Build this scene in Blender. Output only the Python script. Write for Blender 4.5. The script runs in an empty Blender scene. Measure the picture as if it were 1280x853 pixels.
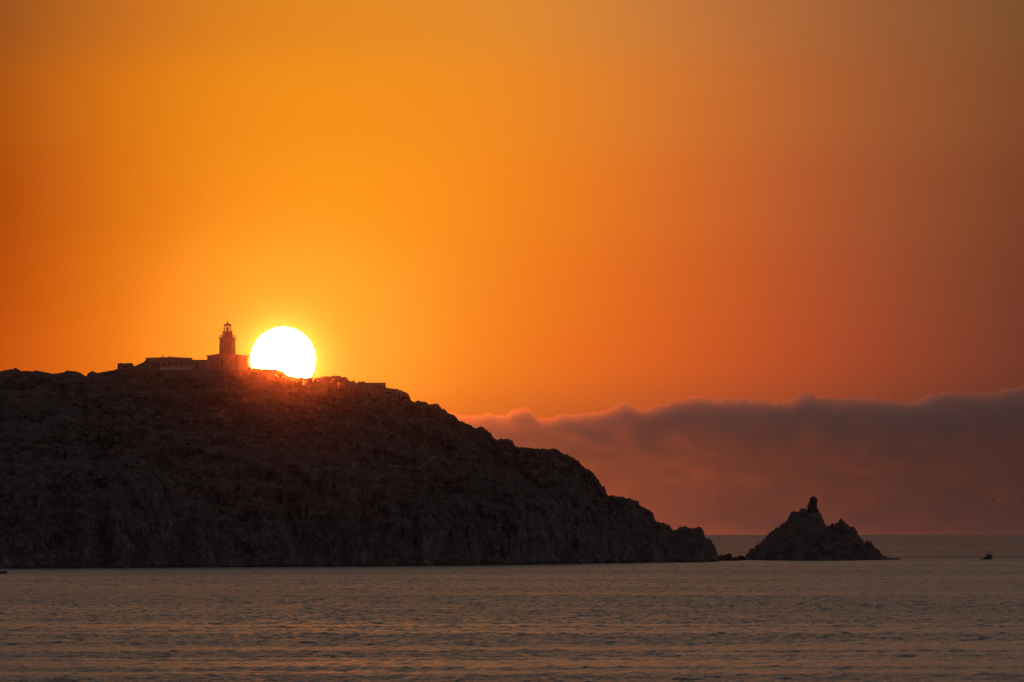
import bpy, bmesh, math, random
import numpy as np
from mathutils import Vector, Matrix

random.seed(7)
rng = np.random.default_rng(7)
S = bpy.context.scene
COL = S.collection
R = math.radians

# ------------------------------------------------------------------ camera numbers
F = 8821.0            # focal length in photo pixels
CX, CY = 640.0, 426.5
H0 = 662.1            # level line
CAMZ = 14.0
P = math.atan((H0 - CY) / F)
cp, sp = math.cos(P), math.sin(P)


def at(px, py, Y):
    """world point at depth Y seen at photo pixel (px, py)"""
    u = (np.asarray(px, float) - CX) / F
    v = (CY - np.asarray(py, float)) / F
    t = Y / (cp - v * sp)
    return u * t, Y + 0 * u, CAMZ + t * (sp + v * cp)


def pt(px, py, Y):
    x, y, z = at(px, py, Y)
    return Vector((float(x), float(y), float(z)))


# ------------------------------------------------------------------ noise
_tab = rng.random((256, 256))


def vnoise(x, y, seed=0):
    x = np.asarray(x, float) + seed * 17.31
    y = np.asarray(y, float) + seed * 9.77
    xi = np.floor(x).astype(int); yi = np.floor(y).astype(int)
    fx = x - xi; fy = y - yi
    fx = fx * fx * fx * (fx * (fx * 6 - 15) + 10)
    fy = fy * fy * fy * (fy * (fy * 6 - 15) + 10)
    g = lambda a, b: _tab[a & 255, b & 255]
    return (g(xi, yi) * (1 - fx) + g(xi + 1, yi) * fx) * (1 - fy) + \
           (g(xi, yi + 1) * (1 - fx) + g(xi + 1, yi + 1) * fx) * fy


def fbm(x, y, octv=4, seed=0, gain=0.5):
    s = 0; a = 1; n = 0
    for i in range(octv):
        s = s + a * (vnoise(x * 2 ** i, y * 2 ** i, seed + i * 3) * 2 - 1)
        n += a; a *= gain
    return s / n


def ridged(x, y, octv=4, seed=0):
    s = 0; a = 1; n = 0
    for i in range(octv):
        s = s + a * (1 - 2 * np.abs(vnoise(x * 2 ** i, y * 2 ** i, seed + i * 5) * 2 - 1))
        n += a; a *= 0.5
    return s / n


def sstep(a, b, x):
    t = np.clip((x - a) / (b - a), 0, 1)
    return t * t * (3 - 2 * t)


# ------------------------------------------------------------------ object helpers
def link(o, parent=None):
    COL.objects.link(o)
    if parent is not None:
        o.parent = parent
    return o


def mesh_np(name, verts, faces, mat, parent=None, smooth=False):
    verts = np.ascontiguousarray(verts, dtype=np.float32)
    faces = np.ascontiguousarray(faces, dtype=np.int32)
    k = faces.shape[1]
    me = bpy.data.meshes.new(name)
    me.vertices.add(len(verts)); me.vertices.foreach_set('co', verts.ravel())
    me.loops.add(faces.size); me.loops.foreach_set('vertex_index', faces.ravel())
    me.polygons.add(len(faces))
    me.polygons.foreach_set('loop_start', np.arange(0, faces.size, k, dtype=np.int32))
    me.polygons.foreach_set('loop_total', np.full(len(faces), k, dtype=np.int32))
    if smooth:
        me.polygons.foreach_set('use_smooth', np.ones(len(faces), dtype=bool))
    me.update(calc_edges=True); me.validate()
    me.materials.append(mat)
    return link(bpy.data.objects.new(name, me), parent)


def grid_faces(nr, nc):
    i = np.arange(nr - 1)[:, None] * nc + np.arange(nc - 1)[None, :]
    return np.stack([i, i + 1, i + nc + 1, i + nc], -1).reshape(-1, 4)


def obj(name, bm, mat, parent=None, smooth=False):
    bmesh.ops.recalc_face_normals(bm, faces=bm.faces[:])
    me = bpy.data.meshes.new(name)
    if smooth:
        for f in bm.faces:
            f.smooth = True
    bm.to_mesh(me); bm.free()
    me.materials.append(mat)
    return link(bpy.data.objects.new(name, me), parent)


def empty(name, loc, rz=0):
    o = bpy.data.objects.new(name, None)
    o.location = loc; o.rotation_euler = (0, 0, rz)
    o.empty_display_size = 1
    return link(o)


def tag(o, label, cat, group=None):
    o['label'] = label; o['category'] = cat
    if group:
        o['group'] = group
    return o


def box(bm, x0, x1, y0, y1, z0, z1, bev=0.0):
    m = Matrix.Translation(((x0 + x1) / 2, (y0 + y1) / 2, (z0 + z1) / 2)) @ Matrix.Diagonal((x1 - x0, y1 - y0, z1 - z0, 1))
    r = bmesh.ops.create_cube(bm, size=1, matrix=m)
    if bev:
        es = {e for v in r['verts'] for e in v.link_edges}
        bmesh.ops.bevel(bm, geom=list(es), offset=bev, segments=2, affect='EDGES')
    return bm


def lathe(bm, prof, n=24, cx=0, cy=0, rot=0):
    rings = []
    for r, z in prof:
        if r < 1e-4:
            rings.append([bm.verts.new((cx, cy, z))])
        else:
            rings.append([bm.verts.new((cx + r * math.cos(rot + 2 * math.pi * k / n), cy + r * math.sin(rot + 2 * math.pi * k / n), z)) for k in range(n)])
    for a, b in zip(rings, rings[1:]):
        for k in range(n):
            k2 = (k + 1) % n
            if len(a) == 1 and len(b) == 1:
                continue
            if len(a) == 1:
                bm.faces.new((a[0], b[k], b[k2]))
            elif len(b) == 1:
                bm.faces.new((a[k], a[k2], b[0]))
            else:
                bm.faces.new((a[k], a[k2], b[k2], b[k]))
    for ring, flip in ((rings[0], True), (rings[-1], False)):
        if len(ring) > 2:
            bm.faces.new(ring[::-1] if flip else ring)
    return bm


def tube(bm, a, b, r, n=6):
    a = Vector(a); b = Vector(b); d = (b - a)
    q = d.to_track_quat('Z', 'Y').to_matrix().to_4x4()
    m = Matrix.Translation((a + b) / 2) @ q
    bmesh.ops.create_cone(bm, cap_ends=True, segments=n, radius1=r, radius2=r, depth=d.length, matrix=m)
    return bm


# ------------------------------------------------------------------ materials
def new_mat(name):
    m = bpy.data.materials.new(name); m.use_nodes = True
    nt = m.node_tree; nt.nodes.clear()
    return m, nt


def N(nt, typ, **kw):
    n = nt.nodes.new(typ)
    for k, v in kw.items():
        setattr(n, k, v)
    return n


def surf_mat(name, c1, c2, scale=1.0, rough=0.85, bump=0.3, spec=0.2, metallic=0.0, detail=5):
    """two tone noise-mottled surface with a fine bump"""
    m, nt = new_mat(name)
    out = N(nt, 'ShaderNodeOutputMaterial'); b = N(nt, 'ShaderNodeBsdfPrincipled')
    tc = N(nt, 'ShaderNodeTexCoord')
    no = N(nt, 'ShaderNodeTexNoise'); no.inputs['Scale'].default_value = scale; no.inputs['Detail'].default_value = detail
    nt.links.new(tc.outputs['Object'], no.inputs['Vector'])
    cr = N(nt, 'ShaderNodeValToRGB')
    cr.color_ramp.elements[0].position = 0.35; cr.color_ramp.elements[0].color = (*c1, 1)
    cr.color_ramp.elements[1].position = 0.65; cr.color_ramp.elements[1].color = (*c2, 1)
    nt.links.new(no.outputs['Fac'], cr.inputs['Fac'])
    nt.links.new(cr.outputs['Color'], b.inputs['Base Color'])
    bp = N(nt, 'ShaderNodeBump'); bp.inputs['Strength'].default_value = bump; bp.inputs['Distance'].default_value = 0.05
    nt.links.new(no.outputs['Fac'], bp.inputs['Height']); nt.links.new(bp.outputs['Normal'], b.inputs['Normal'])
    b.inputs['Roughness'].default_value = rough; b.inputs['Specular IOR Level'].default_value = spec
    b.inputs['Metallic'].default_value = metallic
    nt.links.new(b.outputs['BSDF'], out.inputs['Surface'])
    return m


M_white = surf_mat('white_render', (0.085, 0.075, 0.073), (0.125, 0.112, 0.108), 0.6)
M_stone = surf_mat('pale_quoin_stone', (0.09, 0.08, 0.075), (0.14, 0.125, 0.115), 1.5)
M_drystone = surf_mat('dry_stone', (0.05, 0.043, 0.04), (0.11, 0.095, 0.085), 1.8, bump=0.9)
M_roof = surf_mat('clay_roof', (0.07, 0.038, 0.027), (0.11, 0.06, 0.042), 2.5)
M_dark = surf_mat('dark_opening', (0.012, 0.012, 0.014), (0.03, 0.03, 0.03), 2.0)
M_iron = surf_mat('black_iron', (0.015, 0.015, 0.016), (0.035, 0.032, 0.03), 3.0, rough=0.5, spec=0.4)
M_dome = surf_mat('dark_dome_metal', (0.02, 0.018, 0.018), (0.05, 0.04, 0.04), 2.0, rough=0.45, spec=0.5)
M_hull = surf_mat('dark_hull_paint', (0.015, 0.018, 0.025), (0.03, 0.032, 0.04), 1.5, rough=0.35, spec=0.5)
M_cabin = surf_mat('weathered_cabin_paint', (0.03, 0.03, 0.03), (0.06, 0.055, 0.05), 1.0, rough=0.5)
M_rubber = surf_mat('dark_rubber', (0.015, 0.015, 0.016), (0.03, 0.03, 0.03), 3.0, rough=0.6)
M_feather = surf_mat('gull_feather', (0.015, 0.015, 0.015), (0.035, 0.03, 0.03), 4.0)
M_path = surf_mat('trodden_path', (0.08, 0.07, 0.062), (0.13, 0.11, 0.10), 0.4)
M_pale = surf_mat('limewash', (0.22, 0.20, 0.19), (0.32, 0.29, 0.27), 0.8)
M_track = surf_mat('pale_track_dirt', (0.055, 0.047, 0.043), (0.09, 0.078, 0.07), 0.4)


def glass_mat():
    m, nt = new_mat('lantern_glass')
    out = N(nt, 'ShaderNodeOutputMaterial'); t = N(nt, 'ShaderNodeBsdfTransparent'); g = N(nt, 'ShaderNodeBsdfGlossy')
    t.inputs['Color'].default_value = (0.95, 0.95, 0.93, 1); g.inputs['Roughness'].default_value = 0.05
    fr = N(nt, 'ShaderNodeFresnel'); fr.inputs['IOR'].default_value = 1.3
    mx = N(nt, 'ShaderNodeMixShader')
    nt.links.new(fr.outputs[0], mx.inputs[0]); nt.links.new(t.outputs[0], mx.inputs[1]); nt.links.new(g.outputs[0], mx.inputs[2])
    nt.links.new(mx.outputs[0], out.inputs['Surface'])
    return m


M_glass = glass_mat()


def rock_mat(name, rock1, rock2, scrub1, scrub2, scrub_amount, rib=1.0):
    m, nt = new_mat(name)
    L = nt.links.new
    out = N(nt, 'ShaderNodeOutputMaterial'); b = N(nt, 'ShaderNodeBsdfPrincipled')
    geo = N(nt, 'ShaderNodeNewGeometry')
    mp = N(nt, 'ShaderNodeMapping'); mp.inputs['Scale'].default_value = (1, 1, 1.15)
    L(geo.outputs['Position'], mp.inputs['Vector'])
    n1 = N(nt, 'ShaderNodeTexNoise'); n1.inputs['Scale'].default_value = 0.16; n1.inputs['Detail'].default_value = 8; n1.inputs['Roughness'].default_value = 0.68
    n2 = N(nt, 'ShaderNodeTexNoise'); n2.inputs['Scale'].default_value = 0.035; n2.inputs['Detail'].default_value = 6; n2.inputs['Roughness'].default_value = 0.62
    n3 = N(nt, 'ShaderNodeTexVoronoi'); n3.inputs['Scale'].default_value = 0.22; n3.feature = 'DISTANCE_TO_EDGE'
    for n in (n1, n2):
        L(mp.outputs['Vector'], n.inputs['Vector'])
    # warp the cracks
    va = N(nt, 'ShaderNodeMix', data_type='VECTOR'); va.inputs['Factor'].default_value = 0.35
    L(mp.outputs['Vector'], va.inputs['A'])
    sc = N(nt, 'ShaderNodeVectorMath', operation='SCALE'); sc.inputs['Scale'].default_value = 22
    L(n1.outputs['Color'], sc.inputs[0])
    ad = N(nt, 'ShaderNodeVectorMath', operation='ADD'); L(mp.outputs['Vector'], ad.inputs[0]); L(sc.outputs[0], ad.inputs[1])
    L(ad.outputs[0], va.inputs['B']); L(va.outputs['Result'], n3.inputs['Vector'])
    cr = N(nt, 'ShaderNodeValToRGB'); e = cr.color_ramp.elements
    e[0].position = 0.38; e[0].color = (*rock1, 1); e[1].position = 0.64; e[1].color = (*rock2, 1)
    L(n1.outputs['Fac'], cr.inputs['Fac'])
    cs = N(nt, 'ShaderNodeValToRGB'); e = cs.color_ramp.elements
    e[0].position = 0.4; e[0].color = (*scrub1, 1); e[1].position = 0.65; e[1].color = (*scrub2, 1)
    L(n1.outputs['Fac'], cs.inputs['Fac'])
    # scrub grows where the ground is flatter
    sx = N(nt, 'ShaderNodeSeparateXYZ'); L(geo.outputs['Normal'], sx.inputs[0])
    a1 = N(nt, 'ShaderNodeMath', operation='MULTIPLY_ADD'); a1.inputs[1].default_value = 0.55; a1.inputs[2].default_value = scrub_amount - 0.45
    L(sx.outputs['Z'], a1.inputs[0])
    a2 = N(nt, 'ShaderNodeMath', operation='ADD'); L(a1.outputs[0], a2.inputs[0]); L(n2.outputs['Fac'], a2.inputs[1])
    mr = N(nt, 'ShaderNodeMapRange'); mr.inputs['From Min'].default_value = 0.47; mr.inputs['From Max'].default_value = 0.57
    L(a2.outputs[0], mr.inputs['Value'])
    mx = N(nt, 'ShaderNodeMix', data_type='RGBA'); L(mr.outputs['Result'], mx.inputs['Factor'])
    L(cr.outputs['Color'], mx.inputs['A']); L(cs.outputs['Color'], mx.inputs['B'])
    L(mx.outputs['Result'], b.inputs['Base Color'])
    cm = N(nt, 'ShaderNodeMapRange'); cm.inputs['From Max'].default_value = 0.12; L(n3.outputs['Distance'], cm.inputs['Value'])
    hm = N(nt, 'ShaderNodeMath', operation='MULTIPLY_ADD'); hm.inputs[1].default_value = 0.5
    L(cm.outputs['Result'], hm.inputs[0]); L(n1.outputs['Fac'], hm.inputs[2])
    bp = N(nt, 'ShaderNodeBump'); bp.inputs['Strength'].default_value = 0.9; bp.inputs['Distance'].default_value = 1.15 * rib
    L(hm.outputs[0], bp.inputs['Height']); L(bp.outputs['Normal'], b.inputs['Normal'])
    b.inputs['Roughness'].default_value = 0.95; b.inputs['Specular IOR Level'].default_value = 0.1
    L(b.outputs['BSDF'], out.inputs['Surface'])
    return m


M_hill = rock_mat('headland_rock_and_maquis', (0.075, 0.06, 0.055), (0.135, 0.11, 0.10), (0.045, 0.038, 0.034), (0.085, 0.07, 0.06), 0.33)
M_islet = rock_mat('islet_rock', (0.035, 0.027, 0.025), (0.085, 0.066, 0.06), (0.05, 0.045, 0.035), (0.09, 0.08, 0.06), -0.3, 0.6)
M_searock = rock_mat('wet_sea_rock', (0.025, 0.022, 0.02), (0.07, 0.06, 0.05), (0.03, 0.03, 0.02), (0.05, 0.05, 0.04), -0.3, 0.3)
M_leaf = surf_mat('maquis_leaf', (0.035, 0.033, 0.025), (0.08, 0.07, 0.056), 0.15, rough=0.9, bump=0.0)

# ------------------------------------------------------------------ the headland
crest = np.array([
    (-900, 560), (-700, 520), (-500, 488), (-380, 478), (-260, 470), (-180, 466), (-100, 464.5), (-60, 461), (-40, 463), (-20, 462.5),
    (0, 464.1), (3, 464), (5, 462.5), (8, 463), (13, 461.7), (16, 461.7), (18, 460.3), (20, 460.1), (22, 461), (24, 462.2), (26, 463.9), (30, 464),
    (43, 464.1), (45, 463.3), (47, 463.1), (49, 464), (52, 464.1), (55, 465.3), (60, 466), (64, 467), (72, 466.9), (77, 466), (81, 464.7), (84, 463.3),
    (87, 463.8), (95, 464.4), (98, 465.5), (101, 466.1), (104, 468.3), (106, 469.9), (107.5, 470.8), (108.5, 469.2), (110, 466.4), (112, 465.2),
    (115, 464.3), (118, 464.8), (122.5, 466.3), (126.2, 465.5), (130.9, 464.6), (135.6, 463.9), (137, 463.3), (142.2, 462.8), (145, 461.8), (150, 460.5),
    (160, 460), (166, 459), (168.4, 457.8), (171.3, 456.9), (175, 455), (179.7, 452.7), (181.6, 450.8), (183, 449.4), (185, 450.5), (188, 454), (193, 459),
    (200, 461), (255, 461.5), (300, 460.2), (308, 459), (313, 459.4), (320, 460.5), (335, 461), (345, 461.7), (352, 463.6), (356, 466), (359, 469.2), (362, 470.2),
    (370, 471.4), (378, 471.7), (381, 473), (384, 471.7), (394, 472.8), (399, 472.5), (402, 471.5), (405, 471.3), (409, 470.3), (411, 471), (415, 470.5),
    (418, 469.8), (421, 469.6), (425, 470.3), (426, 471.4), (432, 471.3), (434, 473.1), (436, 475.5), (438, 476.7), (440, 476.9), (441, 476), (442.5, 476),
    (444, 478), (446, 478.8), (447.5, 478.3), (449, 476.1), (450, 477.6), (453, 477.3), (456, 477), (458, 479.2), (470, 482), (482, 484.6), (484, 485.1),
    (490, 485.8), (497, 486.7), (501, 488.1), (504, 490), (507, 490.2), (509, 491.9), (511.5, 494.2), (512.5, 497.5), (514, 501.1), (516, 501.7), (519, 502.3),
    (521, 501.4), (524, 500.8), (527, 502), (532, 502.3), (534, 504.4), (537, 505.5), (547, 505.5), (549, 507.2), (551, 510.5), (553, 512), (555, 511.9),
    (558, 514.7), (563, 517.3), (567, 518.6), (570, 521.7), (573, 525), (576, 526.9), (581, 527.8), (584, 529.7), (588, 531.4), (592, 534.4), (594, 535.5),
    (598, 535.3), (600, 533.9), (602.5, 533.4), (605, 534.4), (606.5, 536.9), (610, 538.5), (613.5, 541), (616, 546), (618, 548.7), (621, 550.2), (626, 549.2),
    (631, 548.3), (636, 547.8), (639, 550.2), (642, 553.4), (644, 557.7), (648, 558.9), (660, 559.5), (675, 560.5), (686, 561.9), (690, 561.1), (695, 560.8),
    (698, 562.8), (702, 566), (705, 567.5), (707, 568), (710, 568.3), (713, 570.2), (717, 572.1), (720, 574.3), (722, 574.8), (724, 577.8), (728, 582), (731, 585.8),
    (734, 587.7), (736, 587.4), (740, 590.5), (744, 595.2), (748, 600.3), (751, 605), (752.5, 607.6), (755.5, 608.3), (757, 613.4), (758.5, 619), (761, 619.2),
    (765, 618.3), (768, 618.9), (770, 620.5), (772, 619.5), (774, 621.4), (778, 621.4), (781, 622.3), (786, 623.8), (792, 625.4), (798, 626.4), (799, 631.2),
    (802, 632.7), (805, 635), (808, 637.4), (812, 638.1), (813, 639.9), (816.5, 641.4), (818, 646.3), (819.5, 650.4), (822, 652.4), (827, 654), (829, 653.1),
    (831, 654), (832.5, 655.7), (834.5, 655.4), (837, 657.5), (838.5, 661), (840, 662.5), (846, 662.8), (848, 659.8), (851, 658.7), (854, 657.5), (857.5, 657.1),
    (860, 658.7), (862, 660.4), (871, 660.6), (872, 658.3), (876, 658.3), (877.5, 661), (879, 663.3), (880.5, 667.4), (881, 671.5), (883, 673.3), (885, 674.5),
    (887, 673.5), (888.5, 675), (890, 678), (893, 680.9), (895, 686.2), (897, 692.1), (898.5, 697), (900, 702.6)])
wl = np.array([(-900, 716), (-500, 714), (0, 711.2), (320, 709), (620, 706.3), (800, 703.8), (900, 702.6)])
dep = np.array([(-900, 420), (0, 370), (300, 310), (420, 300), (520, 260), (640, 190), (760, 130), (850, 70), (890, 25), (900, 8)])

cols = np.concatenate([np.arange(-900, -60, 6.0), np.arange(-60, 900.01, 0.8)])
nc = len(cols)
cy_ = np.interp(cols, crest[:, 0], crest[:, 1])
inview = cols > -60
jit = fbm(cols * 0.45, cols * 0 + 3.3, 3, 11) * 0.7 + (_tab[(np.floor(cols / 3.1 + 0.4 * np.sin(cols)).astype(int)) & 255, 9] - 0.5) * np.interp(cols, [450, 600], [0.3, 2.2])          # leafy roughness of the skyline
cy_ = cy_ + np.where(cols < 893, jit, 0)
Ys = CAMZ * F / (np.interp(cols, wl[:, 0], wl[:, 1]) - H0)
Ys = Ys + fbm(cols * 0.05, cols * 0, 3, 5) * np.interp(cols, [-900, 700, 880, 900], [4, 4, 3, 1]) + fbm(cols * 0.018, cols * 0 + 2, 2, 9) * np.interp(cols, [-900, 700, 850, 880], [22, 22, 6, 0])
D = np.interp(cols, dep[:, 0], dep[:, 1])
Yr = Ys + D + fbm(cols * 0.02, cols * 0, 2, 8) * 0.05 * D
ucol = (cols - CX) / F
vcol = (CY - cy_) / F
kx = 1 / (cp - vcol * sp)
T = (sp + vcol * cp) * kx                                     # crest slope seen from the camera
NF, NB = 200, 46
v = np.linspace(0, 1, NF)[:, None] ** 0.9
Yg = Ys[None] + (Yr - Ys)[None] * v
Hc = CAMZ + Yr * T
Xg = ucol[None] * kx[None] * Yg
steep = np.interp(cols, [0, 380, 560, 700, 860], [0.25, 0.28, 0.36, 0.5, 0.6])[None]
dec = 0.085 + 0.045 * fbm(cols * 0.03, cols * 0, 3, 101)[None] + 0.03 * fbm(Xg / 30, Yg / 30, 2, 103)
shape = steep * (1 - np.exp(-v / dec)) / (1 - np.exp(-1 / dec)) + (1 - steep) * v ** 0.85
Hg = Hc[None] * shape
win = np.clip(v / 0.02, 0, 1) * np.clip((1 - v) / 0.10, 0, 1) * np.clip(Hc / 40, 0.12, 1)[None]
warp = fbm(Xg / 24, Yg / 16, 3, 21) * 18
ribs = ridged((Xg + warp) / 24, (Yg - Ys[None]) / np.interp(cols, [0, 450, 600], [17, 20, 45])[None] + 40, 4, 31)
terr = fbm(Xg / 120, Yg / 45, 3, 41)
cliff = sstep(0.75, 0.15, v) * np.interp(cols, [0, 350, 520, 640], [0.55, 0.6, 1.0, 1.2])[None]
Hg = Hg + win * (terr * 7 + ribs * 3.4 * cliff * (0.5 + vnoise(Xg / 40, Yg / 25, 44)) + fbm(Xg / 14, Yg / 14, 4, 51) * 2.6 + ridged(Xg / 6.5, Yg / 9, 3, 61) * 1.1)
# stepped ledges on the left-hand slope
stepf = np.interp(cols, [0, 420, 560], [1, 0.8, 0.2])[None]
q = Hg / 7.0 + fbm(Xg / 90, Yg / 90, 2, 71) * 1.3
Hg = Hg + win * stepf * 1.1 * np.sin(2 * np.pi * q) * 0.6
lim = CAMZ + Yg * (T[None] - 0.00006 - 0.0012 * (1 - v))
pad = (np.interp(cols, [176, 184, 312, 318], [0, 1, 1, 0]) * sstep(0.86, 0.93, v * np.ones_like(Hg)))
_, _, zp = at(np.broadcast_to(cols, Hg.shape), np.full(Hg.shape, 462.9), Yg)
Hg = np.where(pad > 0, Hg * (1 - pad) + zp * pad, Hg)
Hg = np.where(v < 0.999, np.minimum(Hg, lim), Hc[None])
Hg[0] = -1.5
Yshift = win * np.clip(Hc / 40, 0.1, 1)[None] * np.clip((0.9 - v) / 0.3, 0, 1) * (fbm(Xg / 11, Hg / 6, 4, 77) * 7 + ridged(Xg / 5, Hg / 3.5 + Xg / 14, 3, 79) * 2.2)
Yg = Yg + Yshift; Xg = ucol[None] * kx[None] * Yg
Hg[1:-1] = np.minimum(Hg, CAMZ + Yg * (T[None] - 0.00006 - 0.0012 * (1 - v)))[1:-1]
# behind the crest the land falls away again
vb = np.linspace(0, 1, NB + 1)[1:, None]
Db = np.interp(cols, [-900, 500, 760, 880, 900], [420, 340, 200, 60, 10])[None]
Yb = Yr[None] + vb * Db
Xb = ucol[None] * kx[None] * Yb
Hb = (Hc[None] + 1.5) * (1 - vb) ** 1.15 - 1.5
Hb = Hb + np.clip(vb * 6, 0, 1) * (1 - vb) * np.clip(Hc / 40, 0.1, 1)[None] * (fbm(Xb / 30, Yb / 30, 4, 81) * 5 - 3.5)
Hb = np.minimum(Hb, CAMZ + Yb * T[None] - 0.3)
VX = np.concatenate([Xg, Xb]); VY = np.concatenate([Yg, Yb]); VZ = np.concatenate([Hg, Hb])
hill = mesh_np('headland', np.stack([VX, VY, VZ], -1).reshape(-1, 3), grid_faces(NF + NB, nc), M_hill, smooth=False)
hill['kind'] = 'structure'
hill['label'] = 'dark rocky headland sloping down into the sea under the lighthouse'

# screen height of every terrain vertex, for draping things over the slope
_a = (VZ[:NF] - CAMZ) / VY[:NF]
_vv = (_a * cp - sp) / (cp + _a * sp)
PYg = CY - F * _vv
PYmin = np.minimum.accumulate(PYg, axis=0)


def drape(px, py, lift=0.0):
    j = (np.interp(px, cols, np.arange(nc)))
    j0 = int(min(nc - 2, math.floor(j))); f = j - j0
    best = None
    for jj, w in ((j0, 1 - f), (j0 + 1, f)):
        c = PYmin[:, jj]
        i = float(np.interp(-py, -c, np.arange(NF)))
        i0 = int(min(NF - 2, i)); g = i - i0
        p = np.array([VX[i0, jj] * (1 - g) + VX[i0 + 1, jj] * g, VY[i0, jj] * (1 - g) + VY[i0 + 1, jj] * g, VZ[i0, jj] * (1 - g) + VZ[i0 + 1, jj] * g])
        best = p * w if best is None else best + p * w
    return Vector(best) + Vector((0, -0.3 * lift, lift))


def ribbon(name, pts, half, lift=0.35, mat=None):
    P_ = []
    for (a, b), (c, d) in zip(pts, pts[1:]):
        n = max(2, int(math.hypot(c - a, d - b) / 1.5))
        for k in range(n):
            P_.append((a + (c - a) * k / n, b + (d - b) * k / n))
    P_.append(pts[-1])
    vs = []
    for i, (x, y) in enumerate(P_):
        h = half * (0.7 + 0.6 * random.random())
        a, b = P_[max(0, i - 1)]; c, d = P_[min(len(P_) - 1, i + 1)]
        dx, dy = c - a, d - b; L_ = math.hypot(dx, dy)
        nx, ny = -dy / L_, dx / L_
        vs += [drape(x + nx * h, y + ny * h, lift), drape(x, y, lift * 1.3), drape(x - nx * h, y - ny * h, lift)]
    o = mesh_np(name, np.array(vs), grid_faces(len(P_), 3), mat or M_track, smooth=True)
    o['kind'] = 'structure'
    return o


ribbon('dirt_track', [(482, 582), (500, 584.5), (514, 587), (524, 587), (531, 583), (537, 577), (545, 570)], 1.5)
ribbon('dirt_track', [(570, 571), (580, 572), (590, 573.5), (596, 571)], 0.9)
ribbon('footpath', [(168, 470), (165, 480), (161, 493)], 0.4, mat=M_path)
ribbon('footpath', [(161, 493), (200, 490), (250, 489.5), (300, 490), (345, 489), (400, 493)], 0.35, mat=M_path)
ribbon('footpath', [(484, 487), (478, 492), (469, 498), (455, 500)], 0.4, mat=M_path)

# ------------------------------------------------------------------ maquis scrub: one mass of leafy clumps
def leaf_clumps(pos, size, nleaf):
    n = len(pos)
    d = rng.normal(size=(n, nleaf, 3)); d /= np.linalg.norm(d, axis=-1, keepdims=True)
    rad = rng.random((n, nleaf, 1)) ** 0.4
    c = d * rad * np.array([1, 1, 0.62]) * size[:, None, None]
    c[..., 2] += size[:, None] * 0.25
    c += pos[:, None, :]
    a = rng.normal(size=(n, nleaf, 3)); a /= np.linalg.norm(a, axis=-1, keepdims=True)
    b = np.cross(a, d); b /= np.linalg.norm(b, axis=-1, keepdims=True) + 1e-6
    ls = size[:, None, None] * (0.28 + 0.25 * rng.random((n, nleaf, 1)))
    vs = np.stack([c - a * ls, c + b * ls * 0.7, c + a * ls, c - b * ls * 0.7], axis=2)
    return vs.reshape(-1, 3)


nb = 9000
ii = (rng.random(nb) ** 0.8 * (NF - 14)).astype(int) + 12
jj = rng.integers(int(np.searchsorted(cols, -60)), nc - 30, nb)
keep = (fbm(VX[ii, jj] / 30, VY[ii, jj] / 30, 3, 91) + 0.4 * (ii / NF) - 0.1 > rng.random(nb) * 0.7 - 0.2)
# keep the tracks and the terrace clear
pyb = PYg[ii, jj]; pxb = cols[jj]
keep &= ~((pxb > 178) & (pxb < 315) & (pyb < 468)) & ~((pxb > 476) & (pxb < 550) & (pyb > 562) & (pyb < 592)) & ~((pxb > 425) & (pxb < 462) & (pyb > 572) & (pyb < 588))
keep &= (np.abs(pyb - 490.5) > 3) | (pxb > 410)
ii, jj = ii[keep], jj[keep]
pos = np.stack([VX[ii, jj], VY[ii, jj], VZ[ii, jj]], -1)
near = np.clip((PYg[ii, jj] - cy_[jj]) / 8, 0.25, 1)
size = (0.5 + 1.3 * rng.random(len(ii)) ** 2) * near * np.clip(Hc[jj] / 40, 0.35, 1)
vs = leaf_clumps(pos, size, 18)
scrub = mesh_np('scrub', vs, np.arange(len(vs)).reshape(-1, 4), M_leaf)
scrub['kind'] = 'stuff'
scrub['label'] = 'low dark maquis scrub covering the headland slope'

bmt = bmesh.new(); bmesh.ops.create_icosphere(bmt, subdivisions=2, radius=1)
tv_ = np.array([v_.co[:] for v_ in bmt.verts]); tf_ = np.array([[v_.index for v_ in f.verts] for f in bmt.faces]); bmt.free()
BV, BF = [], []
for k in range(420):
    jx = int(rng.integers(int(np.searchsorted(cols, -60)), nc - 12))
    r = 0.5 + 1.9 * rng.random() ** 3
    c = tv_ * r * np.array([1.2, 1.0, 0.75]) * (0.75 + 0.5 * rng.random((len(tv_), 1)))
    yy = Ys[jx] - rng.random() ** 2 * 7 + 2
    c = c + np.array([ucol[jx] * kx[jx] * yy, yy, 0.1 * r])
    BF.append(tf_ + len(BV) * len(tv_)); BV.append(c)
sb = mesh_np('shore_boulders', np.concatenate(BV), np.concatenate(BF), M_searock); sb['kind'] = 'stuff'
sb['label'] = 'wet dark boulders strewn along the foot of the headland'

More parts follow.
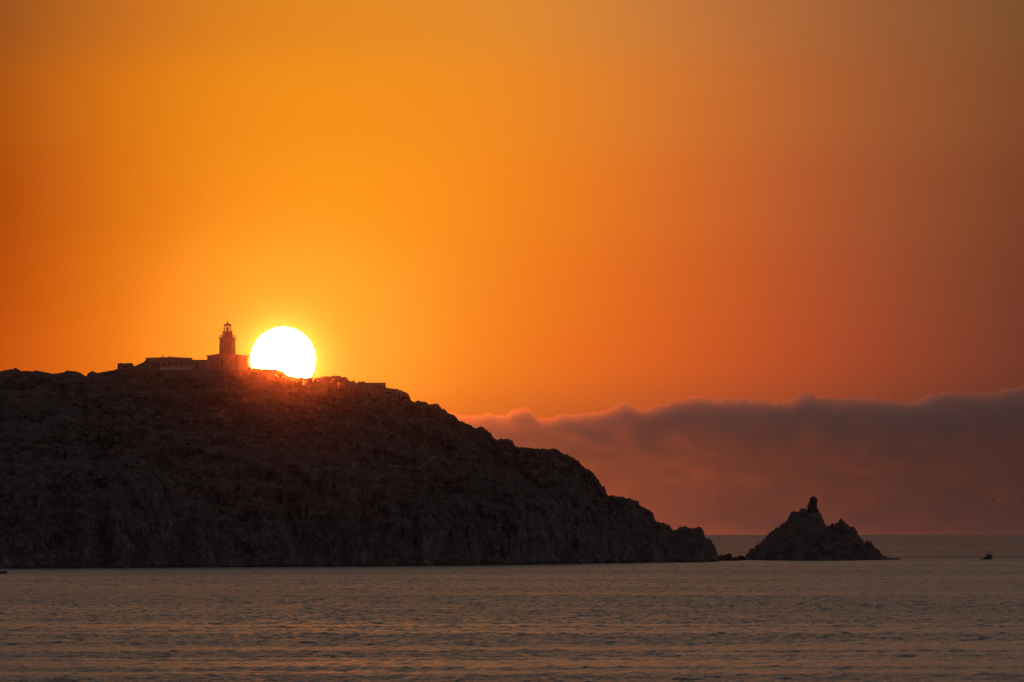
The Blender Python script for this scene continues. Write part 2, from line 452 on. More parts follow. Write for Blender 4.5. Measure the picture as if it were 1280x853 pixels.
# ------------------------------------------------------------------ islet and sea rocks
isl = np.array([(916, 702), (919, 700), (922, 698.5), (926, 695.5), (931, 694.5), (933, 690.9), (938, 688.2), (943, 685.5), (947, 681), (951, 677.4), (955, 673.8), (957, 670.2), (959, 667.9),
    (964, 664.8), (969, 660.3), (973, 660), (977, 657.1), (981, 653.1), (984, 651), (986, 646.8), (988.5, 642.3), (992, 639.6), (998, 638.8), (1001, 636.1),
    (1004, 635.2), (1007, 636.1), (1008, 638.8), (1010, 639.3), (1020, 639.3), (1022, 638.8), (1025, 640.5), (1026.5, 645.9), (1029, 651.3), (1033, 656.7), (1035.5, 658.2), (1038, 656.4),
    (1043, 653.1), (1048, 652.2), (1049, 648.8), (1051, 648.3), (1052.5, 650.4), (1055, 651.3), (1056.5, 654.4), (1059.5, 654.9), (1061, 657.6), (1066, 658.5),
    (1069, 660), (1071, 663.9), (1073, 669.3), (1076, 672.9), (1078.5, 673.8), (1080, 677.4), (1085, 676.8), (1089, 677.9), (1091, 682.8), (1095, 685.5),
    (1099, 687.3), (1102, 691.8), (1107, 694.5), (1111, 698), (1114, 701)])
YI = 3235.0
ic = np.arange(916, 1114.01, 0.5); ni = len(ic)
iy = np.interp(ic, isl[:, 0], isl[:, 1]) + fbm(ic * 0.5, ic * 0, 4, 13, 0.7) * 1.4 + (_tab[(np.floor(ic / 3.4 + 0.5 * np.sin(ic)).astype(int)) & 255, 5] - 0.5) * 4.2
X0, _, Z0 = at(ic, iy, YI)
Z0 = np.maximum(Z0, -0.5)
NI = 121
t = np.linspace(-1, 1, NI)[:, None]
Zs = np.convolve(np.pad(Z0, 20, 'edge'), np.ones(41) / 41, 'valid')
Di = 9 + 1.55 * Zs
Yi = YI + t * Di[None]
Xi = X0[None] * (Yi / YI)
prof = np.where(t < 0, (1 - np.abs(t) ** 1.25), (1 - np.abs(t) ** 1.5))
top = np.exp(-(t * Di[None] / 5.0) ** 2)
Zi = Zs[None] * prof + (Z0 - Zs)[None] * top
wi = np.clip(np.abs(t) / 0.10, 0, 1) * np.clip((1 - np.abs(t)) / 0.06, 0, 1) * np.clip(Zs / 12, 0.1, 1)[None]
wr = fbm(Xi / 12, Yi / 12, 2, 17) * 4
Zi = Zi + wi * (ridged((Xi + wr) / 7.5, Yi / 14, 4, 19) * 2.0 + fbm(Xi / 3, Yi / 3, 3, 23) * 0.7)
Ti = (Z0 - CAMZ) / YI
Zi = np.where(np.abs(t) < 1e-6, Z0[None], np.minimum(Zi, CAMZ + Yi * Ti[None] - 0.05))
Zi[0] = -1.5; Zi[-1] = -1.5
isle = empty('rocky_islet', (float(X0[ni // 2]), YI, 0))
tag(isle, 'dark jagged rocky islet with an upright finger of rock on its summit', 'islet')
bx, by = isle.location.x, isle.location.y
mesh_np('main_rock', np.stack([Xi - bx, Yi - by, Zi], -1).reshape(-1, 3), grid_faces(NI, ni), M_islet, isle)
# the finger of rock: a lofted column
fl = [(644, 1006.0, 1025.0), (638, 1008.2, 1022.6), (635, 1009.0, 1021.6), (632, 1009.6, 1021.8), (629, 1010.8, 1021.7), (626, 1011.8, 1021.6), (624, 1012.6, 1021.3), (622.3, 1013.6, 1020.2), (620.6, 1015.4, 1018.2)]
bm = bmesh.new(); rings = []
for k, (y, a, b) in enumerate(fl):
    pa, pb = pt(a, y, YI - 1), pt(b, y, YI - 1)
    c = (pa + pb) / 2; r = (pb.x - pa.x) / 2 * 0.97
    rings.append([bm.verts.new((c.x - bx + r * math.cos(th) * (1 + 0.10 * math.sin(5 * th + k * 1.7)), c.y - by + 0.75 * max(r, 1.2) * math.sin(th) * (1 + 0.2 * math.sin(3 * th + k)), c.z - (6 if k == 0 else 0))) for th in [2 * math.pi * i / 14 for i in range(14)]])
for r0, r1 in zip(rings, rings[1:]):
    for i in range(14):
        bm.faces.new((r0[i], r0[(i + 1) % 14], r1[(i + 1) % 14], r1[i]))
bm.faces.new(rings[-1])
bmesh.ops.subdivide_edges(bm, edges=bm.edges[:], cuts=3, use_grid_fill=True)
for vv in bm.verts:
    c = vv.co
    vv.co = c + Vector((float(fbm(c.z * 0.9, c.y * 0.8 + c.x, 3, 41)), float(fbm(c.z * 0.9, c.x * 0.9, 3, 43)), float(fbm(c.x * 1.1, c.y * 1.1, 3, 47)))) * 0.38
obj('pinnacle', bm, M_islet, isle)


def sea_rock(px0, px1, ytop, Y, label, cat='rock', group=None, seed=1):
    xa = pt(px0, 700, Y).x; xb = pt(px1, 700, Y).x
    zt = pt((px0 + px1) / 2, ytop, Y).z
    bm = bmesh.new()
    bmesh.ops.create_icosphere(bm, subdivisions=4, radius=1)
    w = (xb - xa) / 2
    for vv in bm.verts:
        c = vv.co
        n1 = float(fbm(c.x * 2.1 + seed * 5.1, c.y * 2.1 + c.z * 1.7 + seed, 4, seed))
        n2 = float(ridged(c.x * 3.2 + seed, c.z * 2.0 + c.y * 2 + seed, 3, seed + 3))
        s = 1 + 0.28 * n1 + 0.16 * n2
        vv.co = Vector((c.x * w * s, c.y * w * 0.7 * s, c.z * zt * s - 0.1))
    zm = max(vv.co.z for vv in bm.verts)
    xm0 = min(vv.co.x for vv in bm.verts); xm1 = max(vv.co.x for vv in bm.verts)
    for vv in bm.verts:
        vv.co.z *= zt / zm
        vv.co.x = (vv.co.x - xm0) / (xm1 - xm0) * 2 * w - w
    o = obj('sea_rock', bm, M_searock)
    o.location = ((xa + xb) / 2, Y, 0)
    return tag(o, label, cat, group)


G = 'rocks in the gap beside the islet'
sea_rock(896, 909, 693.2, 3120, 'low dark sea rock touching the tip of the headland', group=G, seed=2)
sea_rock(903, 917, 691.2, 3135, 'rounded dark sea rock, the taller one just off the headland tip', group=G, seed=3)
sea_rock(914, 925, 696.2, 3150, 'flat dark sea rock in the middle of the gap before the islet', group=G, seed=4)
sea_rock(920, 933, 694.3, 3195, 'low dark sea rock against the left foot of the islet', group=G, seed=5)
sea_rock(1106, 1117, 697.4, 3235, 'low sloping sea rock at the right foot of the islet', group=G, seed=6)
sea_rock(1115, 1126.5, 697.6, 3245, 'thin flat sea rock farthest right of the islet', group=G, seed=8)

# ------------------------------------------------------------------ buildings on the crest
YL = float(np.interp(283, cols, Yr)) - 9
PPM = F / YL
base = pt(284.3, 461.5, YL)
LH = empty('lighthouse', base, R(-18))
tag(LH, 'white lighthouse with a square tower and dark domed lantern on the headland crest', 'lighthouse')
hs = 12.9 / 2
zb = -4.0


def zpx(y):
    return (461.5 - y) / PPM


bm = bmesh.new(); box(bm, -hs, hs, -hs, hs, zb, zpx(445.9))
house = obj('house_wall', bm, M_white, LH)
for sx in (-1, 1):
    for sy in (-1, 1):
        bm = bmesh.new(); box(bm, sx * hs - 0.45, sx * hs + 0.45, sy * hs - 0.45, sy * hs + 0.45, zb, zpx(446.3))
        for v_ in bm.verts:
            v_.co.x = max(-hs - 0.06, min(hs + 0.06, v_.co.x)); v_.co.y = max(-hs - 0.06, min(hs + 0.06, v_.co.y))
        obj('corner_stone', bm, M_stone, LH)
# hipped roof with an eave
bm = bmesh.new(); e = hs + 0.55; i_ = 2.5
zr0, zr1 = zpx(445.9), zpx(442.4)
lo = [bm.verts.new((sx * e, sy * e, zr0)) for sx, sy in ((-1, -1), (1, -1), (1, 1), (-1, 1))]
md = [bm.verts.new((sx * e, sy * e, zr0 + 0.28)) for sx, sy in ((-1, -1), (1, -1), (1, 1), (-1, 1))]
up = [bm.verts.new((sx * i_, sy * i_, zr1)) for sx, sy in ((-1, -1), (1, -1), (1, 1), (-1, 1))]
for a, b in ((lo, md), (md, up)):
    for k in range(4):
        bm.faces.new((a[k], a[(k + 1) % 4], b[(k + 1) % 4], b[k]))
bm.faces.new(lo[::-1]); bm.faces.new(up)
obj('roof', bm, M_roof, LH)


def window(parent, x, y, z0, w, h, mat_frame=None, name='window', depth=0.12):
    """a window on a wall facing -y: dark pane, surround and sill; children of a thing"""
    bm = bmesh.new(); box(bm, x - w / 2, x + w / 2, y - 0.03, y + depth, z0, z0 + h)
    win_ = obj(name, bm, M_dark, parent)
    bm = bmesh.new()
    f = 0.11
    box(bm, x - w / 2 - f, x - w / 2 - 0.003, y - 0.09, y + 0.05, z0 - 0.003, z0 + h + f)
    box(bm, x + w / 2 + 0.003, x + w / 2 + f, y - 0.09, y + 0.05, z0 - 0.003, z0 + h + f)
    box(bm, x - w / 2, x + w / 2, y - 0.085, y + 0.05, z0 + h + 0.003, z0 + h + f)
    box(bm, x - w / 2 - f - 0.1, x + w / 2 + f + 0.1, y - 0.16, y + 0.05, z0 - f - 0.05, z0 - 0.006)
    obj('frame', bm, mat_frame or M_stone, win_)
    return win_


window(LH, 0.05, -hs, zpx(456.5), 0.95, 1.75)
for x in (-4.2, 4.2):
    window(LH, x, -hs, zpx(454), 0.55, 0.8)
bm = bmesh.new(); box(bm, -hs - 0.12, hs + 0.12, -hs - 0.12, hs + 0.12, zpx(460.6) - 1.5, zpx(460.2))
obj('plinth', bm, M_stone, LH)
# tower
tb, tt = 2.62, 2.48
z0t, z1t = zpx(443.2), zpx(423.6)
bm = bmesh.new()
lo = [bm.verts.new((sx * tb, sy * tb, z0t - 3)) for sx, sy in ((-1, -1), (1, -1), (1, 1), (-1, 1))]
up = [bm.verts.new((sx * tt, sy * tt, z1t)) for sx, sy in ((-1, -1), (1, -1), (1, 1), (-1, 1))]
for k in range(4):
    bm.faces.new((lo[k], lo[(k + 1) % 4], up[(k + 1) % 4], up[k]))
bm.faces.new(lo[::-1]); bm.faces.new(up)
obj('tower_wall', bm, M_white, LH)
nq = 12
for sx in (-1, 1):
    for sy in (-1, 1):
        bm = bmesh.new()
        for k in range(nq):
            za = z0t + (z1t - z0t) * k / nq; zc = z0t + (z1t - z0t) * (k + 1) / nq
            h = tb + (tt - tb) * k / nq + 0.07
            wq = 0.95 if k % 2 else 0.7
            box(bm, min(sx * h, sx * (h - wq)), max(sx * h, sx * (h - wq)), min(sy * h, sy * (h - wq)), max(sy * h, sy * (h - wq)), za + 0.02, zc)
        obj('quoin', bm, M_stone, LH)
window(LH, 0, -tb + 0.06, zpx(434.5), 0.5, 1.0)
# cornice and gallery
bm = bmesh.new()
box(bm, -2.7, 2.7, -2.7, 2.7, zpx(424.2), zpx(423.5)); box(bm, -2.86, 2.86, -2.86, 2.86, zpx(423.5) + 0.002, zpx(422.2))
obj('gallery', bm, M_stone, LH)
zg = zpx(422.2)
bm = bmesh.new(); g = 2.74
for k in range(9):
    f = -g + 2 * g * k / 8
    for s in (-1, 1):
        tube(bm, (f, s * g, zg), (f, s * g, zg + 1.05), 0.035); 
        if 0 < k < 8:
            tube(bm, (s * g, f, zg), (s * g, f, zg + 1.05), 0.035)
for zz in (0.35, 0.7, 1.05):
    for s in (-1, 1):
        tube(bm, (-g, s * g, zg + zz), (g, s * g, zg + zz), 0.03); tube(bm, (s * g, -g, zg + zz), (s * g, g, zg + zz), 0.03)
obj('railing', bm, M_iron, LH)
zw = zpx(414.6)
bm = bmesh.new(); lathe(bm, [(2.2, zg - 0.02), (2.2, zg + 0.25), (2.1, zg + 0.3), (2.1, zw - 0.3), (2.34, zw - 0.22), (2.34, zw)], 32)
obj('watch_room', bm, M_dome, LH)
bm = bmesh.new()
for k in range(12):
    a = 2 * math.pi * k / 12
    tube(bm, (2.24 * math.cos(a), 2.24 * math.sin(a), zw), (2.24 * math.cos(a), 2.24 * math.sin(a), zw + 0.75), 0.025)
for zz in (0.4, 0.75):
    pr = [(2.24 * math.cos(2 * math.pi * k / 24), 2.24 * math.sin(2 * math.pi * k / 24), zw + zz) for k in range(24)]
    for k in range(24):
        tube(bm, pr[k], pr[(k + 1) % 24], 0.02, 5)
obj('lantern_railing', bm, M_iron, LH)
zl = zpx(407.6)
bm = bmesh.new()
rl = 1.5
pr = [(rl * math.cos(2 * math.pi * k / 10 + 0.31), rl * math.sin(2 * math.pi * k / 10 + 0.31)) for k in range(10)]
v0 = [bm.verts.new((x, y, zw + 0.02)) for x, y in pr]; v1 = [bm.verts.new((x, y, zl)) for x, y in pr]
for k in range(10):
    bm.faces.new((v0[k], v0[(k + 1) % 10], v1[(k + 1) % 10], v1[k]))
lg = obj('lantern_glass', bm, M_glass, LH)
bm = bmesh.new()
for x, y in pr:
    tube(bm, (x, y, zw), (x, y, zl + 0.05), 0.055)
for zz in (zw + 0.06, (zw + zl) / 2 + 0.3, zl):
    for k in range(10):
        tube(bm, (*pr[k], zz), (*pr[(k + 1) % 10], zz), 0.045)
obj('glazing_bars', bm, M_iron, lg)
bm = bmesh.new(); lathe(bm, [(0.25, zw), (0.25, zw + 0.5), (0.5, zw + 0.75), (0.62, zw + 1.15), (0.5, zw + 1.6), (0.2, zw + 1.85), (0, zw + 1.9)], 20)
obj('lens', bm, M_dome, LH)
bm = bmesh.new()
zd = zl
lathe(bm, [(1.2, zd - 0.03), (1.66, zd), (1.68, zd + 0.15), (1.55, zd + 0.45), (1.2, zd + 0.85), (0.75, zd + 1.1), (0.35, zd + 1.25), (0.3, zd + 1.4), (0, zd + 1.42)], 28)
dm = obj('dome', bm, M_dome, LH, smooth=True)
bm = bmesh.new(); bmesh.ops.create_uvsphere(bm, u_segments=14, v_segments=10, radius=0.3, matrix=Matrix.Translation((0, 0, zd + 1.6)))
tube(bm, (0, 0, zd + 1.8), (0, 0, zd + 2.15), 0.05)
obj('finial', bm, M_dome, dm)

# long house
YK = YL + 1
pm = F / YK
kb = pt(211.3, 462.3, YK)
KH = empty('keepers_house', kb)
tag(KH, 'long low white house with a row of windows left of the lighthouse', 'house')
hw = 56 / pm / 2
h1 = (462.3 - 449.0) / pm; h2 = (462.3 - 447.0) / pm
bm = bmesh.new(); box(bm, -hw, hw, -3.5, 3.5, -4, h1)
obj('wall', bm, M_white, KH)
bm = bmesh.new()
a, b = hw + 0.25, 3.9
sec = [(-b, h1 - 0.02), (-b, h1 + 0.18), (0, h2 + 0.15), (b, h1 + 0.18), (b, h1 - 0.02)]
L0 = [bm.verts.new((-a, y, z if abs(y) > 0.1 else z - 0.25)) for y, z in sec]
Lm = [bm.verts.new((a * 0.1, y, z + (0.0 if abs(y) > 0.1 else 0.05))) for y, z in sec]
L1 = [bm.verts.new((a, y, z if abs(y) > 0.1 else z - 0.3)) for y, z in sec]
for A, B in ((L0, Lm), (Lm, L1)):
    for k in range(4):
        bm.faces.new((A[k], A[k + 1], B[k + 1], B[k]))
    bm.faces.new((A[4], A[0], B[0], B[4]))
bm.faces.new(L0); bm.faces.new(L1[::-1])
rf = obj('roof', bm, M_roof, KH)


def kx_(px):
    return (px - 211.3) / pm


for px, w, top in ((203.7, 0.36, 444.1), (212.0, 0.75, 445.5), (216.0, 1.2, 446.2)):
    bm = bmesh.new(); zt = (462.3 - top) / pm
    box(bm, kx_(px) - w / 2, kx_(px) + w / 2, -0.35, 0.35, h1, zt - 0.08); box(bm, kx_(px) - w / 2 - 0.06, kx_(px) + w / 2 + 0.06, -0.41, 0.41, zt - 0.078, zt)
    obj('chimney', bm, M_stone, rf)
for px in (204.5, 212.4, 220.6, 227.2, 233.6):
    window(KH, kx_(px), -3.5, 1.75, 1.0, 1.35)
for px in (190.2, 194.0, 198.4):
    window(KH, kx_(px), -3.5, 0.1, 1.0, 2.9, name='door')
# link building
lb = pt(250.1, 462.0, YK + 0.5)
LK = empty('link_building', lb)
tag(LK, 'small low flat roofed annex joining the long house to the lighthouse', 'annex')
lw = 20.8 / pm / 2; lh = (462.0 - 450.9) / pm
bm = bmesh.new(); box(bm, -lw, lw, -2.5, 2.5, -4, lh); obj('wall', bm, M_white, LK)
bm = bmesh.new(); box(bm, -lw - 0.15, lw + 0.15, -2.75, 2.75, lh + 0.002, lh + 0.26); obj('roof', bm, M_roof, LK)
window(LK, -1.2, -2.5, 0.2, 0.9, 2.1, name='door'); window(LK, 1.3, -2.5, 1.2, 0.8, 1.0)
# terrace wall before the long house
tw0, tw1 = pt(200.3, 462.6, YK - 9), pt(239.8, 462.6, YK - 9)
TW = empty('terrace_wall', (tw0 + tw1) / 2)
tag(TW, 'low white terrace wall standing in front of the long house', 'wall')
w2 = (tw1 - tw0).length / 2
bm = bmesh.new(); box(bm, -w2, w2, -0.16, 0.16, -3, 0.95); obj('panel', bm, M_pale, TW)
bm = bmesh.new(); box(bm, -w2 - 0.08, w2 + 0.08, -0.24, 0.24, 0.953, 1.15); obj('coping', bm, M_pale, TW)
for k in range(6):
    f = -w2 + 2 * w2 * k / 5
    bm = bmesh.new(); box(bm, f - 0.22, f + 0.22, -0.3, 0.3, -3, 1.4); obj('pier', bm, M_pale, TW)
# ruined stone hut on the left
rb = pt(157, 461.5, YK + 3)
RH = empty('stone_hut', rb)
tag(RH, 'low dark flat topped stone hut on the crest left of the houses', 'hut')
rw = 19.5 / pm / 2
bm = bmesh.new()
nx = 26
prev = None
topz = [(461.5 - np.interp(146.8 + 19.8 * k / nx, [146.8, 147.6, 154, 157.2, 158.5, 164.7, 166.2, 166.8], [456.5, 454.4, 454.2, 455, 454.2, 454.2, 454.9, 457])) / pm + random.uniform(-0.06, 0.06) for k in range(nx + 1)]
cr_ = []
for k in range(nx + 1):
    x = -rw + 2 * rw * k / nx
    cr_.append([bm.verts.new((x, -2.2 + random.uniform(-.08, .08), -3)), bm.verts.new((x + random.uniform(-.05, .05), -2.0 + random.uniform(-.08, .08), topz[k])), bm.verts.new((x, 2.0, topz[k] - 0.1)), bm.verts.new((x, 2.2, -3))])
for A, B in zip(cr_, cr_[1:]):
    for k in range(3):
        bm.faces.new((A[k], A[k + 1], B[k + 1], B[k]))
bm.faces.new(cr_[0]); bm.faces.new(cr_[-1][::-1])
obj('wall', bm, M_drystone, RH)
bm = bmesh.new(); box(bm, -0.5, 0.5, -2.32, -1.9, -0.2, 1.3); obj('doorway', bm, M_dark, RH)
# stone blockhouse right of the sun
YB = float(np.interp(470, cols, Yr)) - 3
bb = pt(470, 485, YB); pb_ = F / YB
BH = empty('stone_blockhouse', bb)
tag(BH, 'flat topped stone blockhouse with a sheer right end, right of the sun', 'blockhouse')
bw = 24.3 / pb_ / 2; bh = (485 - 479.3) / pb_
bm = bmesh.new(); box(bm, -bw, bw, -2.5, 2.5, -5, bh); obj('wall', bm, M_drystone, BH)
bm = bmesh.new(); box(bm, -bw - 0.1, bw + 0.12, -2.62, 2.62, bh + 0.002, bh + 0.22); obj('roof', bm, M_drystone, BH)
bm = bmesh.new()
box(bm, 1.2, 2.0, -2.56, -2.3, 0.2, 0.8); obj('loophole', bm, M_dark, BH)


def hut(px, py, w, h, d, label, name='hut'):
    p = drape(px, py)
    E = empty(name, p, R(12))
    tag(E, label, 'hut')
    bm = bmesh.new(); box(bm, -w / 2, w / 2, -d / 2, d / 2, -2, h); obj('wall', bm, M_pale, E)
    bm = bmesh.new()
    a, b = w / 2 + 0.2, d / 2 + 0.2
    s = [(-b, h), (-b, h + 0.12), (0, h + 0.55), (b, h + 0.12), (b, h)]
    A = [bm.verts.new((-a, y, z + 0.003)) for y, z in s]; B = [bm.verts.new((a, y, z + 0.003)) for y, z in s]
    for k in range(4):
        bm.faces.new((A[k], A[k + 1], B[k + 1], B[k]))
    bm.faces.new((A[4], A[0], B[0], B[4])); bm.faces.new(A); bm.faces.new(B[::-1])
    obj('roof', bm, M_roof, E)
    bm = bmesh.new(); box(bm, -0.35, 0.35, -d / 2 - 0.03, -d / 2 + 0.1, 0, min(h - 0.1, 1.3)); obj('door', bm, M_dark, E)
    return E


hut(444, 583, 2.4, 0.85, 2.0, 'small pale hut halfway down the slope below the sun')
hut(454.5, 554.7, 1.6, 0.45, 1.6, 'tiny pale hut high on the slope right of the sun')

# ------------------------------------------------------------------ boats and bird
def hull_bm(L, W, H, bow=0.9, draft=0.35):
    bm = bmesh.new(); st = []
    n = 14
    for i in range(n + 1):
        f = i / n
        x = -L / 2 + L * f
        w = W / 2 * (0.86 + 0.14 * min(1, f * 3)) * (1 - max(0, (f - 0.45) / 0.55) ** 2.2) + 0.02
        sh = H * (1 + 0.35 * max(0, f - 0.3) ** 1.5 * bow)
        kz = -draft * (1 - max(0, (f - 0.6) / 0.4) ** 2 * 0.9)
        st.append([bm.verts.new((x, -w, sh)), bm.verts.new((x + 0.0, -w * 0.86, 0.12)), bm.verts.new((x, 0, kz)), bm.verts.new((x, w * 0.86, 0.12)), bm.verts.new((x, w, sh)),
                   bm.verts.new((x, w * 0.86, sh - 0.02)), bm.verts.new((x, w * 0.8, sh * 0.55)), bm.verts.new((x, -w * 0.8, sh * 0.55)), bm.verts.new((x, -w * 0.86, sh - 0.02))])
    for A, B in zip(st, st[1:]):
        for k in range(9):
            bm.faces.new((A[k], A[(k + 1) % 9], B[(k + 1) % 9], B[k]))
    bm.faces.new(st[0]); bm.faces.new(st[-1][::-1])
    return bm


YBo = CAMZ * F / (699.7 - H0)
bp_ = pt(1236.4, 699.7, YBo)
BO = empty('motor_boat', (bp_.x, YBo, 0), R(62))
tag(BO, 'small dark motor boat with cabin and roof frame near the right edge', 'boat')
obj('hull', hull_bm(6.4, 2.7, 1.35), M_hull, BO)
bm = bmesh.new()
vs_ = [(-0.9, -0.95), (1.3, -0.85), (1.3, 0.85), (-0.9, 0.95)]
lo = [bm.verts.new((x, y, 0.8)) for x, y in vs_]; up = [bm.verts.new((x * 0.85 - 0.1, y * 0.9, 2.35)) for x, y in vs_]
for k in range(4):
    bm.faces.new((lo[k], lo[(k + 1) % 4], up[(k + 1) % 4], up[k]))
bm.faces.new(lo[::-1]); bm.faces.new(up)
cab = obj('cabin', bm, M_cabin, BO)
bm = bmesh.new(); box(bm, -0.7, 0.85, -0.97, 0.97, 1.65, 2.1, 0.04); obj('cabin_window', bm, M_dark, cab)
bm = bmesh.new(); box(bm, -1.3, 1.35, -1.05, 1.05, 2.38, 2.52, 0.04); obj('cabin_roof', bm, M_hull, BO)
bm = bmesh.new()
for x in (-1.1, 0.5):
    for y in (-0.85, 0.85):
        tube(bm, (x, y, 2.5), (x * 0.9, y * 0.85, 3.6), 0.06)
box(bm, -1.15, 0.65, -0.85, 0.85, 3.6, 3.68)
obj('roof_frame', bm, M_cabin, BO)
bm = bmesh.new(); tube(bm, (-0.9, 0, 3.66), (-0.9, 0, 4.5), 0.05); tube(bm, (-0.9, -0.35, 4.15), (-0.9, 0.35, 4.15), 0.035); obj('mast', bm, M_iron, BO)
bm = bmesh.new(); box(bm, -3.75, -3.2, -0.28, 0.28, 0.5, 1.5, 0.08); box(bm, -3.6, -3.35, -0.12, 0.12, -0.5, 0.5); obj('outboard_motor', bm, M_rubber, BO)
bm = bmesh.new()
for x in (1.6, 2.2, 2.8):
    for s in (-1, 1):
        tube(bm, (x, s * (1.1 - (x - 1.6) * 0.6), 1.5), (x, s * (1.1 - (x - 1.6) * 0.6), 2.1), 0.03)
for s in (-1, 1):
    tube(bm, (1.6, s * 1.1, 2.1), (2.8, s * 0.38, 2.1), 0.03)
obj('bow_rail', bm, M_iron, BO)
# little dinghy lying to the left of it
dp = pt(1229.6, 699.6, YBo - 1)
DG = empty('dinghy', (dp.x, YBo - 1, 0), R(175))
tag(DG, 'low dark inflatable dinghy lying close left of the motor boat', 'dinghy')
bm = bmesh.new()
path = [(-1.2, -0.55), (0.5, -0.55), (1.05, -0.35), (1.3, 0), (1.05, 0.35), (0.5, 0.55), (-1.2, 0.55)]
for a, b in zip(path, path[1:]):
    tube(bm, (*a, 0.3), (*b, 0.3), 0.24, 10)
for a in path[1:-1]:
    bmesh.ops.create_uvsphere(bm, u_segments=10, v_segments=8, radius=0.24, matrix=Matrix.Translation((*a, 0.3)))
obj('tube', bm, M_rubber, DG)
bm = bmesh.new(); box(bm, -1.1, 0.9, -0.5, 0.5, 0.1, 0.18); obj('floor_board', bm, M_cabin, DG)
bm = bmesh.new(); box(bm, -1.2, -1.1, -0.45, 0.45, 0.1, 0.6); obj('transom', bm, M_rubber, DG)
# boat cut by the left edge
YLb = CAMZ * F / (717.8 - H0)
lp = pt(9.0, 717.8, YLb)
LB = empty('moored_boat', (lp.x - 3.0, YLb, 0), R(4))
tag(LB, 'dark open boat on the water, cut off by the left edge of the photo', 'boat')
obj('hull', hull_bm(6.0, 2.1, 0.85, bow=0.6), M_hull, LB)
for x in (-1.4, 0.9):
    bm = bmesh.new(); box(bm, x - 0.18, x + 0.18, -0.78, 0.78, 0.52, 0.6); obj('bench', bm, M_cabin, LB)
bm = bmesh.new(); box(bm, -0.6, 0.5, -0.4, 0.4, 0.62, 1.3, 0.05); obj('console', bm, M_cabin, LB)
bm = bmesh.new(); box(bm, -3.45, -2.95, -0.22, 0.22, 0.4, 1.2, 0.07); obj('outboard_motor', bm, M_rubber, LB)

bl = pt(1242.3, 624.6, 1950)
bm = bmesh.new()
prof_ = [(-0.30, 0.01), (-0.22, 0.05), (-0.08, 0.085), (0.06, 0.085), (0.17, 0.05), (0.24, 0.045), (0.29, 0.02), (0.34, 0.006)]
rg = []
for x, r in prof_:
    rg.append([bm.verts.new((x, r * math.cos(2 * math.pi * k / 10), r * 0.95 * math.sin(2 * math.pi * k / 10) + (0.02 if x > 0.15 else 0))) for k in range(10)])
for A, B in zip(rg, rg[1:]):
    for k in range(10):
        bm.faces.new((A[k], A[(k + 1) % 10], B[(k + 1) % 10], B[k]))
bm.faces.new(rg[0][::-1]); bm.faces.new(rg[-1])
tv = [bm.verts.new(c) for c in ((-0.25, -0.03, 0.0), (-0.42, -0.08, 0.0), (-0.42, 0.08, 0.0), (-0.25, 0.03, 0.0), (-0.25, 0, 0.03), (-0.42, 0, 0.012))]
bm.faces.new((tv[0], tv[1], tv[2], tv[3])); bm.faces.new((tv[0], tv[4], tv[5], tv[1])); bm.faces.new((tv[3], tv[2], tv[5], tv[4]))
gull = obj('gull', bm, M_feather, smooth=True)
tag(gull, 'tiny dark gull flying low above the sea near the right edge', 'bird')
gull.location = bl; gull.rotation_euler = (R(38), R(6), R(-35))
for s in (-1, 1):
    bm = bmesh.new()
    secs = [(0.05, 0.12, -0.10, 0.04), (0.22, 0.14, -0.07, 0.11), (0.38, 0.10, -0.06, 0.12), (0.55, 0.0, -0.09, 0.07), (0.70, -0.13, -0.15, 0.01)]
    rr = []
    for y, xf, xb_, z in secs:
        xm = xf * 0.65 + xb_ * 0.35
        rr.append([bm.verts.new((xf, s * y, z)), bm.verts.new((xm, s * y, z + 0.018)), bm.verts.new((xb_, s * y, z)), bm.verts.new((xm, s * y, z - 0.008))])
    for A, B in zip(rr, rr[1:]):
        for k in range(4):
            bm.faces.new((A[k], A[(k + 1) % 4], B[(k + 1) % 4], B[k]))
    bm.faces.new(rr[0]); bm.faces.new(rr[-1])
    obj('wing', bm, M_feather, gull)

# ------------------------------------------------------------------ the sea
SEA_END = 18000.0


